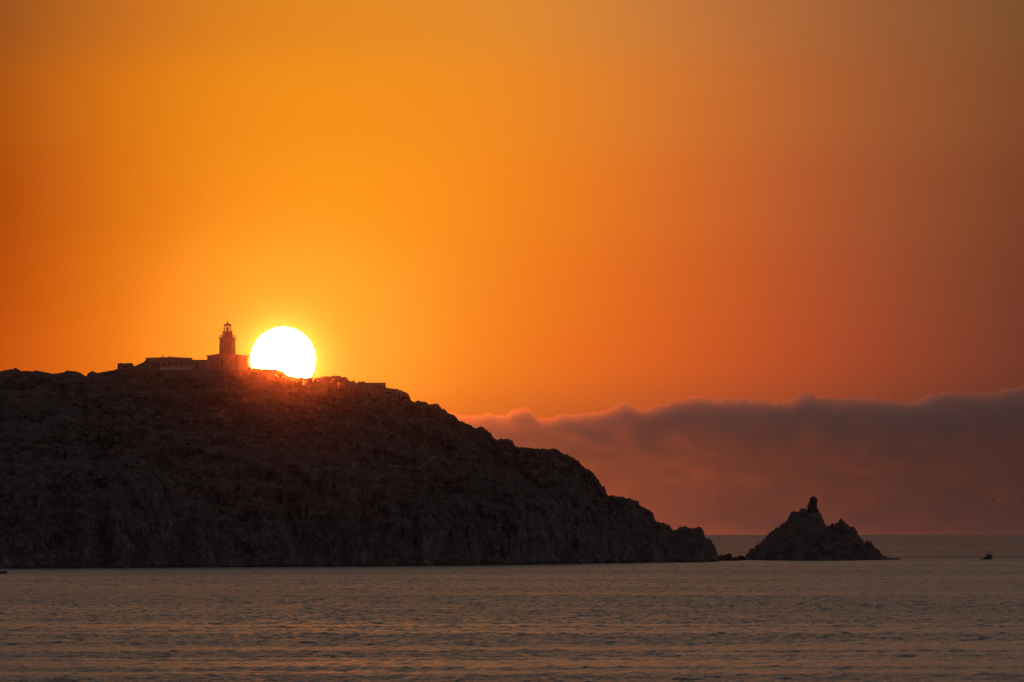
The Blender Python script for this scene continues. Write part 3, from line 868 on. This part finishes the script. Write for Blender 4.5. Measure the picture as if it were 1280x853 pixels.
def sea_mat():
    m, nt = new_mat('sea_water'); L = nt.links.new
    out = N(nt, 'ShaderNodeOutputMaterial'); b = N(nt, 'ShaderNodeBsdfPrincipled')
    geo = N(nt, 'ShaderNodeNewGeometry')

    def noise(sx, sy, detail=3, rough=0.55, w=0):
        mp = N(nt, 'ShaderNodeMapping'); mp.inputs['Scale'].default_value = (1 / sx, 1 / sy, 1); mp.inputs['Location'].default_value = (w, w * 1.7, 0)
        mp.inputs['Rotation'].default_value = (0, 0, R(2.0))
        L(geo.outputs['Position'], mp.inputs['Vector'])
        n = N(nt, 'ShaderNodeTexNoise'); n.inputs['Scale'].default_value = 1; n.inputs['Detail'].default_value = detail; n.inputs['Roughness'].default_value = rough
        L(mp.outputs['Vector'], n.inputs['Vector'])
        return n.outputs['Fac']

    def mrange(v, a, b_, c, d):
        n = N(nt, 'ShaderNodeMapRange'); n.interpolation_type = 'SMOOTHSTEP'
        n.inputs['From Min'].default_value = a; n.inputs['From Max'].default_value = b_; n.inputs['To Min'].default_value = c; n.inputs['To Max'].default_value = d
        L(v, n.inputs['Value']); return n.outputs['Result']

    def math_(op, a, b_):
        n = N(nt, 'ShaderNodeMath', operation=op)
        for k, q in enumerate((a, b_)):
            if isinstance(q, (int, float)):
                n.inputs[k].default_value = q
            else:
                L(q, n.inputs[k])
        return n.outputs[0]
    sx = N(nt, 'ShaderNodeSeparateXYZ'); L(geo.outputs['Position'], sx.inputs[0])
    Y = sx.outputs['Y']
    chop = noise(1.1, 2.6, 3, 0.6)
    chop2 = noise(2.2, 9.0, 2, 0.55, 40)
    chop3 = noise(6.0, 40.0, 2, 0.55, 140)
    gust = noise(260, 330, 3, 0.5, 25)
    outer = mrange(Y, 3400, 3560, 0, 1)
    # roughness: choppy water, smoother in the slicks
    r0 = mrange(gust, 0.35, 0.65, 0.24, 0.30)
    at_ = N(nt, 'ShaderNodeAttribute'); at_.attribute_name = 'slick'; sl = at_.outputs['Fac']
    chop4 = noise(28, 240, 3, 0.6, 60)
    L(math_('SUBTRACT', math_('ADD', r0, math_('MULTIPLY', outer, 0.10)), math_('MULTIPLY', sl, 0.05)), b.inputs['Roughness'])
    h = math_('ADD', math_('MULTIPLY', chop, 1.1), math_('MULTIPLY', chop2, 1.0))
    h = math_('ADD', h, math_('MULTIPLY', math_('ADD', math_('MULTIPLY', chop3, 7.0), math_('MULTIPLY', chop4, 60.0)), outer))
    bp = N(nt, 'ShaderNodeBump'); bp.inputs['Distance'].default_value = 1.0; L(math_('SUBTRACT', 1.0, math_('MULTIPLY', sl, 0.55)), bp.inputs['Strength'])
    L(h, bp.inputs['Height']); L(bp.outputs['Normal'], b.inputs['Normal'])
    b.inputs['Base Color'].default_value = (0.012, 0.016, 0.017, 1); b.inputs['IOR'].default_value = 1.333
    b.inputs['Specular IOR Level'].default_value = 0.5
    L(b.outputs['BSDF'], out.inputs['Surface'])
    return m


xd = np.arange(-262, 262.1, 0.6); yd = np.concatenate([np.arange(540, 1000, 1.0), np.arange(1000, 1500, 1.5), np.arange(1500, 3300, 2.6)])
xs = np.concatenate([-np.geomspace(16000, 300, 22), xd, np.geomspace(300, 16000, 22)])
ys = np.concatenate([np.linspace(-400, 500, 10), yd, np.geomspace(3400, SEA_END, 26)])
gx, gy = np.meshgrid(xs, ys)
ca, sa = math.cos(R(6)), math.sin(R(6))
wx, wy = gx * ca + gy * sa, -gx * sa + gy * ca
slick = sstep(0.04, 0.26, fbm(wx / 420 + 3.7, wy / 40, 3, 111)) * sstep(1500, 800, gy) * 0.85
slick = np.maximum(slick, 0.75 * sstep(0.16, 0.32, fbm(wx / 300 + 1.2, wy / 24, 2, 113)) * sstep(2600, 1000, gy))
gust = 1 + 0.35 * fbm(gx / 260, gy / 300, 3, 117)
hw_ = fbm(wx / 1.9, wy / 3.0, 3, 121, 0.6) * np.interp(gy, [600, 1500], [0.30, 0.44]) + fbm(wx / 6 + 7, wy / 8, 2, 123) * 0.08
hw_ = hw_ * (1 - 0.6 * slick) * gust + fbm(wx / 60, wy / 26, 2, 127) * 0.07
edge = sstep(262, 240, np.abs(gx)) * sstep(540, 570, gy) * sstep(3300, 3200, gy)
gz = hw_ * edge
sea = mesh_np('sea', np.stack([gx, gy, gz], -1).reshape(-1, 3), grid_faces(len(ys), len(xs)), sea_mat(), smooth=True)
_at = sea.data.attributes.new('slick', 'FLOAT', 'POINT'); _at.data.foreach_set('value', np.ascontiguousarray((slick * edge).ravel(), dtype=np.float32))
sea['kind'] = 'structure'
sea['label'] = 'calm rippled grey brown sea with orange sheen'

# ------------------------------------------------------------------ air
m, nt = new_mat('evening_haze')
out = N(nt, 'ShaderNodeOutputMaterial'); pv = N(nt, 'ShaderNodeVolumePrincipled')
pv.inputs['Color'].default_value = (0.95, 0.90, 0.86, 1); pv.inputs['Density'].default_value = 0.55e-5; pv.inputs['Anisotropy'].default_value = 0.9968
nt.links.new(pv.outputs[0], out.inputs['Volume'])
bm = bmesh.new(); box(bm, -16200, 16200, -500, SEA_END + 200, -4, 125)
hz = obj('haze', bm, m); hz['kind'] = 'stuff'

# ------------------------------------------------------------------ cloud bank far behind
ct = np.array([(330, 640), (400, 580), (470, 540), (520, 520), (560, 514.6), (568, 515), (585, 519), (600, 519), (612, 516), (625, 518.5), (635, 518), (640, 513.5), (650, 508), (658, 508), (664, 513.4),
    (672, 520.7), (682, 520.7), (700, 518.5), (720, 516), (740, 515), (757, 513.4), (765, 509.5), (775, 502.7), (782, 502.7), (795, 507.8), (805, 509.5),
    (820, 505), (840, 501), (855, 499.4), (865, 494.9), (875, 494.9), (890, 498.2), (910, 498.2), (935, 498.2), (960, 499.4), (985, 501), (995, 494.9), (1000, 490.9),
    (1010, 492), (1025, 495.4), (1035, 493.7), (1045, 497), (1060, 496), (1080, 497), (1100, 498.2), (1120, 500.5), (1145, 501), (1155, 494.9), (1170, 490.9),
    (1190, 489.2), (1210, 489.2), (1230, 489.2), (1250, 488), (1258, 483.6), (1275, 481.4), (1290, 479), (1400, 484), (1550, 500), (1800, 530), (2100, 590), (2300, 650)])
YC = 21500.0
cc = np.arange(330, 2300.1, 2.0)
cty = np.interp(cc, ct[:, 0], ct[:, 1]) + fbm(cc * 0.11, cc * 0, 4, 33) * 1.6 - np.abs(fbm(cc * 0.06, cc * 0 + 5, 4, 37)) * 5 + 1.5 + fbm(cc * 0.3, cc * 0, 3, 39) * 1.5
NT = 70
s = np.linspace(0, 1, NT)[:, None]                 # 0 at the bottom, 1 at the top
py = 676 + (cty[None] - 676) * s
Xc, Yc_, Zc = at(np.broadcast_to(cc, py.shape), py, YC)
ht = (py - cty[None])                              # pixels below the top
puff = 1 + 0.3 * fbm(np.broadcast_to(cc, py.shape) * 0.03, py * 0.09, 4, 35)
W = (np.clip(ht / 14, 0, 1) ** 0.6) * (0.66 + 0.34 * np.exp(-((ht - 22) / 40) ** 2)) * puff
W = W * np.clip((676 - py) / 20, 0, 1) ** 0.5
W = W * np.interp(cc, [330, 560, 800, 1300, 2300], [0.5, 0.6, 0.8, 1.0, 0.6])[None] * 470
Yf = YC - W * 1.0; Ybk = YC + W * 1.0
fr = np.stack([Xc, Yf, Zc], -1).reshape(-1, 3); bk = np.stack([Xc, Ybk + 0.5, Zc], -1).reshape(-1, 3)
n0 = len(fr); ncc = len(cc)
gf = grid_faces(NT, ncc)
rim = np.concatenate([np.arange(ncc), np.arange(1, NT) * ncc + ncc - 1, (NT - 1) * ncc + np.arange(ncc - 2, -1, -1), np.arange(NT - 2, 0, -1) * ncc])
r2 = np.roll(rim, -1)
side = np.stack([rim, rim + n0, r2 + n0, r2], -1)
m, nt = new_mat('cloud_vapour')
out = N(nt, 'ShaderNodeOutputMaterial'); va_ = N(nt, 'ShaderNodeVolumeScatter'); va_.inputs['Color'].default_value = (0.9, 0.9, 0.9, 1); va_.inputs['Density'].default_value = 0.0026; va_.inputs['Anisotropy'].default_value = 0.96
vb_ = N(nt, 'ShaderNodeVolumeScatter'); vb_.inputs['Color'].default_value = (0.58, 0.34, 0.27, 1); vb_.inputs['Density'].default_value = 0.0023; vb_.inputs['Anisotropy'].default_value = 0.1
vc_ = N(nt, 'ShaderNodeVolumeAbsorption'); vc_.inputs['Color'].default_value = (0.3, 0.3, 0.3, 1); vc_.inputs['Density'].default_value = 0.0026
s1 = N(nt, 'ShaderNodeAddShader'); s2 = N(nt, 'ShaderNodeAddShader')
nt.links.new(va_.outputs[0], s1.inputs[0]); nt.links.new(vb_.outputs[0], s1.inputs[1]); nt.links.new(s1.outputs[0], s2.inputs[0]); nt.links.new(vc_.outputs[0], s2.inputs[1])
nt.links.new(s2.outputs[0], out.inputs['Volume'])
cloud = mesh_np('cloud_bank', np.concatenate([fr, bk]), np.concatenate([gf, gf[:, ::-1] + n0, side]), m)
cloud['kind'] = 'stuff'; cloud['label'] = 'long low dusky cloud bank above the horizon on the right'
bm = bmesh.new(); bm.from_mesh(cloud.data); bmesh.ops.recalc_face_normals(bm, faces=bm.faces[:]); bm.to_mesh(cloud.data); bm.free()

# ------------------------------------------------------------------ the sun
SUNPX = (354.0, 449.6)
YSUN = 60000.0
sp_ = pt(*SUNPX, YSUN)
SUN_R = 40.6 / F * (sp_ - Vector((0, 0, CAMZ))).length
m, nt = new_mat('sun_fire')
out = N(nt, 'ShaderNodeOutputMaterial'); em = N(nt, 'ShaderNodeEmission')
em.inputs['Color'].default_value = (1.0, 0.11, 0.010, 1); em.inputs['Strength'].default_value = 1050
nt.links.new(em.outputs[0], out.inputs['Surface'])
m.cycles.emission_sampling = 'FRONT'
bm = bmesh.new(); bmesh.ops.create_icosphere(bm, subdivisions=4, radius=SUN_R)
sun_o = obj('setting_sun', bm, m, smooth=True); sun_o.location = sp_
tag(sun_o, 'blazing white setting sun partly hidden behind the headland crest', 'sun')

d = (sp_ - Vector((0, 0, CAMZ))).normalized()
sun_el = math.asin(d.z); sun_az = math.atan2(d.x, d.y)
sl = bpy.data.lights.new('sun_lamp', 'SUN'); sl.energy = 0.014; sl.angle = R(2.4); sl.color = (1.0, 0.20, 0.04)
so = bpy.data.objects.new('sun_lamp', sl); link(so)
so.rotation_euler = (-d).to_track_quat('-Z', 'Y').to_euler()

# ------------------------------------------------------------------ the sky
def lin(c):
    return tuple(((v / 255) / 12.92 if v / 255 <= 0.04045 else ((v / 255 + 0.055) / 1.055) ** 2.4) for v in c)


ROWX = [-500, 0, 160, 320, 480, 640, 800, 960, 1120, 1280, 1800]
ROWS = [
    (-110, [(110, 62, 30), (150, 88, 40), (185, 108, 46), (205, 126, 52), (208, 130, 58), (200, 128, 64), (182, 116, 66), (160, 100, 62), (136, 88, 56), (118, 78, 48), (92, 66, 52)]),
    (10, [(105, 50, 18), (152, 82, 30), (202, 110, 32), (226, 134, 32), (230, 138, 38), (226, 140, 48), (205, 125, 58), (180, 106, 56), (150, 90, 52), (128, 82, 44), (84, 58, 44)]),
    (130, [(110, 46, 12), (172, 80, 20), (222, 120, 20), (243, 143, 24), (245, 145, 28), (240, 137, 35), (218, 122, 45), (190, 101, 48), (155, 86, 48), (130, 75, 42), (84, 54, 42)]),
    (250, [(112, 40, 8), (172, 68, 14), (225, 115, 18), (252, 148, 26), (255, 152, 28), (245, 133, 28), (224, 112, 36), (190, 92, 46), (152, 79, 46), (122, 66, 40), (80, 50, 40)]),
    (360, [(118, 40, 6), (185, 70, 10), (234, 118, 20), (255, 160, 34), (255, 156, 36), (242, 126, 30), (223, 103, 32), (192, 84, 41), (150, 74, 45), (115, 60, 40), (76, 47, 40)]),
    (450, [(130, 44, 10), (202, 80, 15), (240, 120, 22), (255, 160, 34), (255, 152, 34), (244, 120, 30), (222, 97, 32), (192, 79, 38), (150, 67, 42), (114, 58, 42), (76, 47, 40)]),
    (550, [(125, 42, 12), (190, 76, 18), (225, 105, 24), (245, 120, 28), (235, 115, 30), (205, 92, 36), (170, 80, 44), (136, 70, 46), (106, 58, 43), (78, 47, 38), (58, 40, 36)]),
    (672, [(90, 40, 22), (125, 58, 32), (145, 68, 38), (150, 72, 42), (150, 74, 46), (145, 72, 48), (126, 66, 49), (102, 61, 49), (82, 53, 45), (66, 44, 39), (56, 40, 37)]),
]
W_ = bpy.data.worlds.new('World'); S.world = W_; W_.use_nodes = True
nt = W_.node_tree; nt.nodes.clear(); L = nt.links.new
out = N(nt, 'ShaderNodeOutputWorld'); bg = N(nt, 'ShaderNodeBackground')
tc = N(nt, 'ShaderNodeTexCoord'); nrm = N(nt, 'ShaderNodeVectorMath', operation='NORMALIZE'); L(tc.outputs['Generated'], nrm.inputs[0])
sx = N(nt, 'ShaderNodeSeparateXYZ'); L(nrm.outputs[0], sx.inputs[0])


def mth(op, a, b=None, c=None, clamp=False):
    n = N(nt, 'ShaderNodeMath', operation=op); n.use_clamp = clamp
    for k, q in enumerate((a, b, c)):
        if q is None:
            continue
        if isinstance(q, (int, float)):
            n.inputs[k].default_value = q
        else:
            L(q, n.inputs[k])
    return n.outputs[0]


def mrg(v_, a, b, c, d, t='SMOOTHSTEP'):
    n = N(nt, 'ShaderNodeMapRange'); n.interpolation_type = t
    for k, q in zip(('From Min', 'From Max', 'To Min', 'To Max'), (a, b, c, d)):
        n.inputs[k].default_value = q
    L(v_, n.inputs['Value']); return n.outputs['Result']


az = mth('DEGREES', mth('ARCTAN2', sx.outputs['X'], sx.outputs['Y']))
el = mth('DEGREES', mth('ARCSINE', sx.outputs['Z']))
DEG = math.degrees(1 / F)
e_of = lambda y: (H0 - y) * DEG
elc = mth('MINIMUM', mth('MAXIMUM', el, e_of(690)), e_of(-140))
a0, a1 = (ROWX[0] - CX) * DEG, (ROWX[-1] - CX) * DEG
fac = mrg(az, a0, a1, 0, 1, 'LINEAR')
num = None; den = None
SG = 62 * DEG
for y, row in ROWS:
    cr = N(nt, 'ShaderNodeValToRGB'); cr.color_ramp.interpolation = 'B_SPLINE'
    els = cr.color_ramp.elements
    while len(els) < len(ROWX):
        els.new(0.5)
    for k, (x, c) in enumerate(zip(ROWX, row)):
        els[k].position = (x - ROWX[0]) / (ROWX[-1] - ROWX[0])
    for k, c in enumerate(row):
        els[k].color = (*lin(c), 1)
    L(fac, cr.inputs['Fac'])
    dd = mth('MULTIPLY', mth('SUBTRACT', elc, e_of(y)), 1 / SG)
    w = mth('EXPONENT', mth('MULTIPLY', mth('MULTIPLY', dd, dd), -1.0))
    vm = N(nt, 'ShaderNodeVectorMath', operation='SCALE'); L(cr.outputs['Color'], vm.inputs[0]); L(w, vm.inputs['Scale'])
    if num is None:
        num, den = vm.outputs[0], w
    else:
        ad = N(nt, 'ShaderNodeVectorMath', operation='ADD'); L(num, ad.inputs[0]); L(vm.outputs[0], ad.inputs[1]); num = ad.outputs[0]
        den = mth('ADD', den, w)
inv = mth('DIVIDE', 1.0, den)
vm = N(nt, 'ShaderNodeVectorMath', operation='SCALE'); L(num, vm.inputs[0]); L(inv, vm.inputs['Scale'])
glow_sky = vm.outputs[0]
# aureole round the sun
dv = N(nt, 'ShaderNodeVectorMath', operation='DOT_PRODUCT'); L(nrm.outputs[0], dv.inputs[0]); dv.inputs[1].default_value = d
ang = mth('DEGREES', mth('ARCCOSINE', mth('MINIMUM', dv.outputs['Value'], 1.0)))
ax = mth('ADD', mth('MULTIPLY', mth('EXPONENT', mth('MULTIPLY', ang, -1 / 0.22)), 0.55), mth('MULTIPLY', mth('EXPONENT', mth('MULTIPLY', ang, -1 / 0.6)), 0.07))
au = N(nt, 'ShaderNodeVectorMath', operation='SCALE'); au.inputs[0].default_value = (1.0, 0.66, 0.15); L(ax, au.inputs['Scale'])
ad = N(nt, 'ShaderNodeVectorMath', operation='ADD'); L(glow_sky, ad.inputs[0]); L(au.outputs[0], ad.inputs[1]); glow_sky = ad.outputs[0]
# the rest of the dome: Nishita dusk sky
sky = N(nt, 'ShaderNodeTexSky', sky_type='NISHITA'); sky.sun_disc = False
sky.sun_elevation = sun_el; sky.sun_rotation = sun_az; sky.altitude = 10; sky.dust_density = 4.0; sky.air_density = 1.4
ns = N(nt, 'ShaderNodeVectorMath', operation='SCALE'); L(sky.outputs['Color'], ns.inputs[0]); ns.inputs['Scale'].default_value = 0.10
fz = N(nt, 'ShaderNodeMix', data_type='RGBA')
L(ns.outputs[0], fz.inputs['A'])
bk_ = N(nt, 'ShaderNodeMix', data_type='RGBA'); bk_.inputs['A'].default_value = (0.142, 0.135, 0.136, 1); bk_.inputs['B'].default_value = (0.27, 0.205, 0.25, 1)
L(mrg(mth('ABSOLUTE', az), 30.0, 90.0, 0, 1), bk_.inputs['Factor']); L(bk_.outputs['Result'], fz.inputs['B']); fz.inputs['Factor'].default_value = 0.7
m1 = mrg(el, 4.7, 10.0, 0, 1); m2 = mrg(mth('ABSOLUTE', mth('SUBTRACT', az, 0.0)), 8.0, 40.0, 0, 1)
mm = mth('MAXIMUM', m1, m2)
mx = N(nt, 'ShaderNodeMix', data_type='RGBA'); L(mm, mx.inputs['Factor']); L(glow_sky, mx.inputs['A']); L(fz.outputs['Result'], mx.inputs['B'])
L(mx.outputs['Result'], bg.inputs['Color']); bg.inputs['Strength'].default_value = 1.0
L(bg.outputs[0], out.inputs['Surface'])
W_.cycles.sampling_method = 'NONE'

# ------------------------------------------------------------------ camera and render settings
cam = bpy.data.cameras.new('camera'); co = bpy.data.objects.new('camera', cam); link(co)
cam.sensor_fit = 'HORIZONTAL'; cam.sensor_width = 36; cam.lens = F / 1280 * 36
co.location = (0, 0, CAMZ); co.rotation_euler = (math.pi / 2 + P, 0, 0)
cam.clip_start = 1; cam.clip_end = 200000
S.camera = co
S.view_settings.view_transform = 'Standard'; S.view_settings.look = 'None'; S.view_settings.exposure = 0; S.view_settings.gamma = 1
S.view_settings.use_curve_mapping = False
S.cycles.max_bounces = 6; S.cycles.volume_bounces = 2; S.cycles.transparent_max_bounces = 12
S.cycles.sample_clamp_indirect = 1.0
S.cycles.use_denoising = True
S.cycles.use_adaptive_sampling = False
S.cycles.denoising_prefilter = 'NONE'
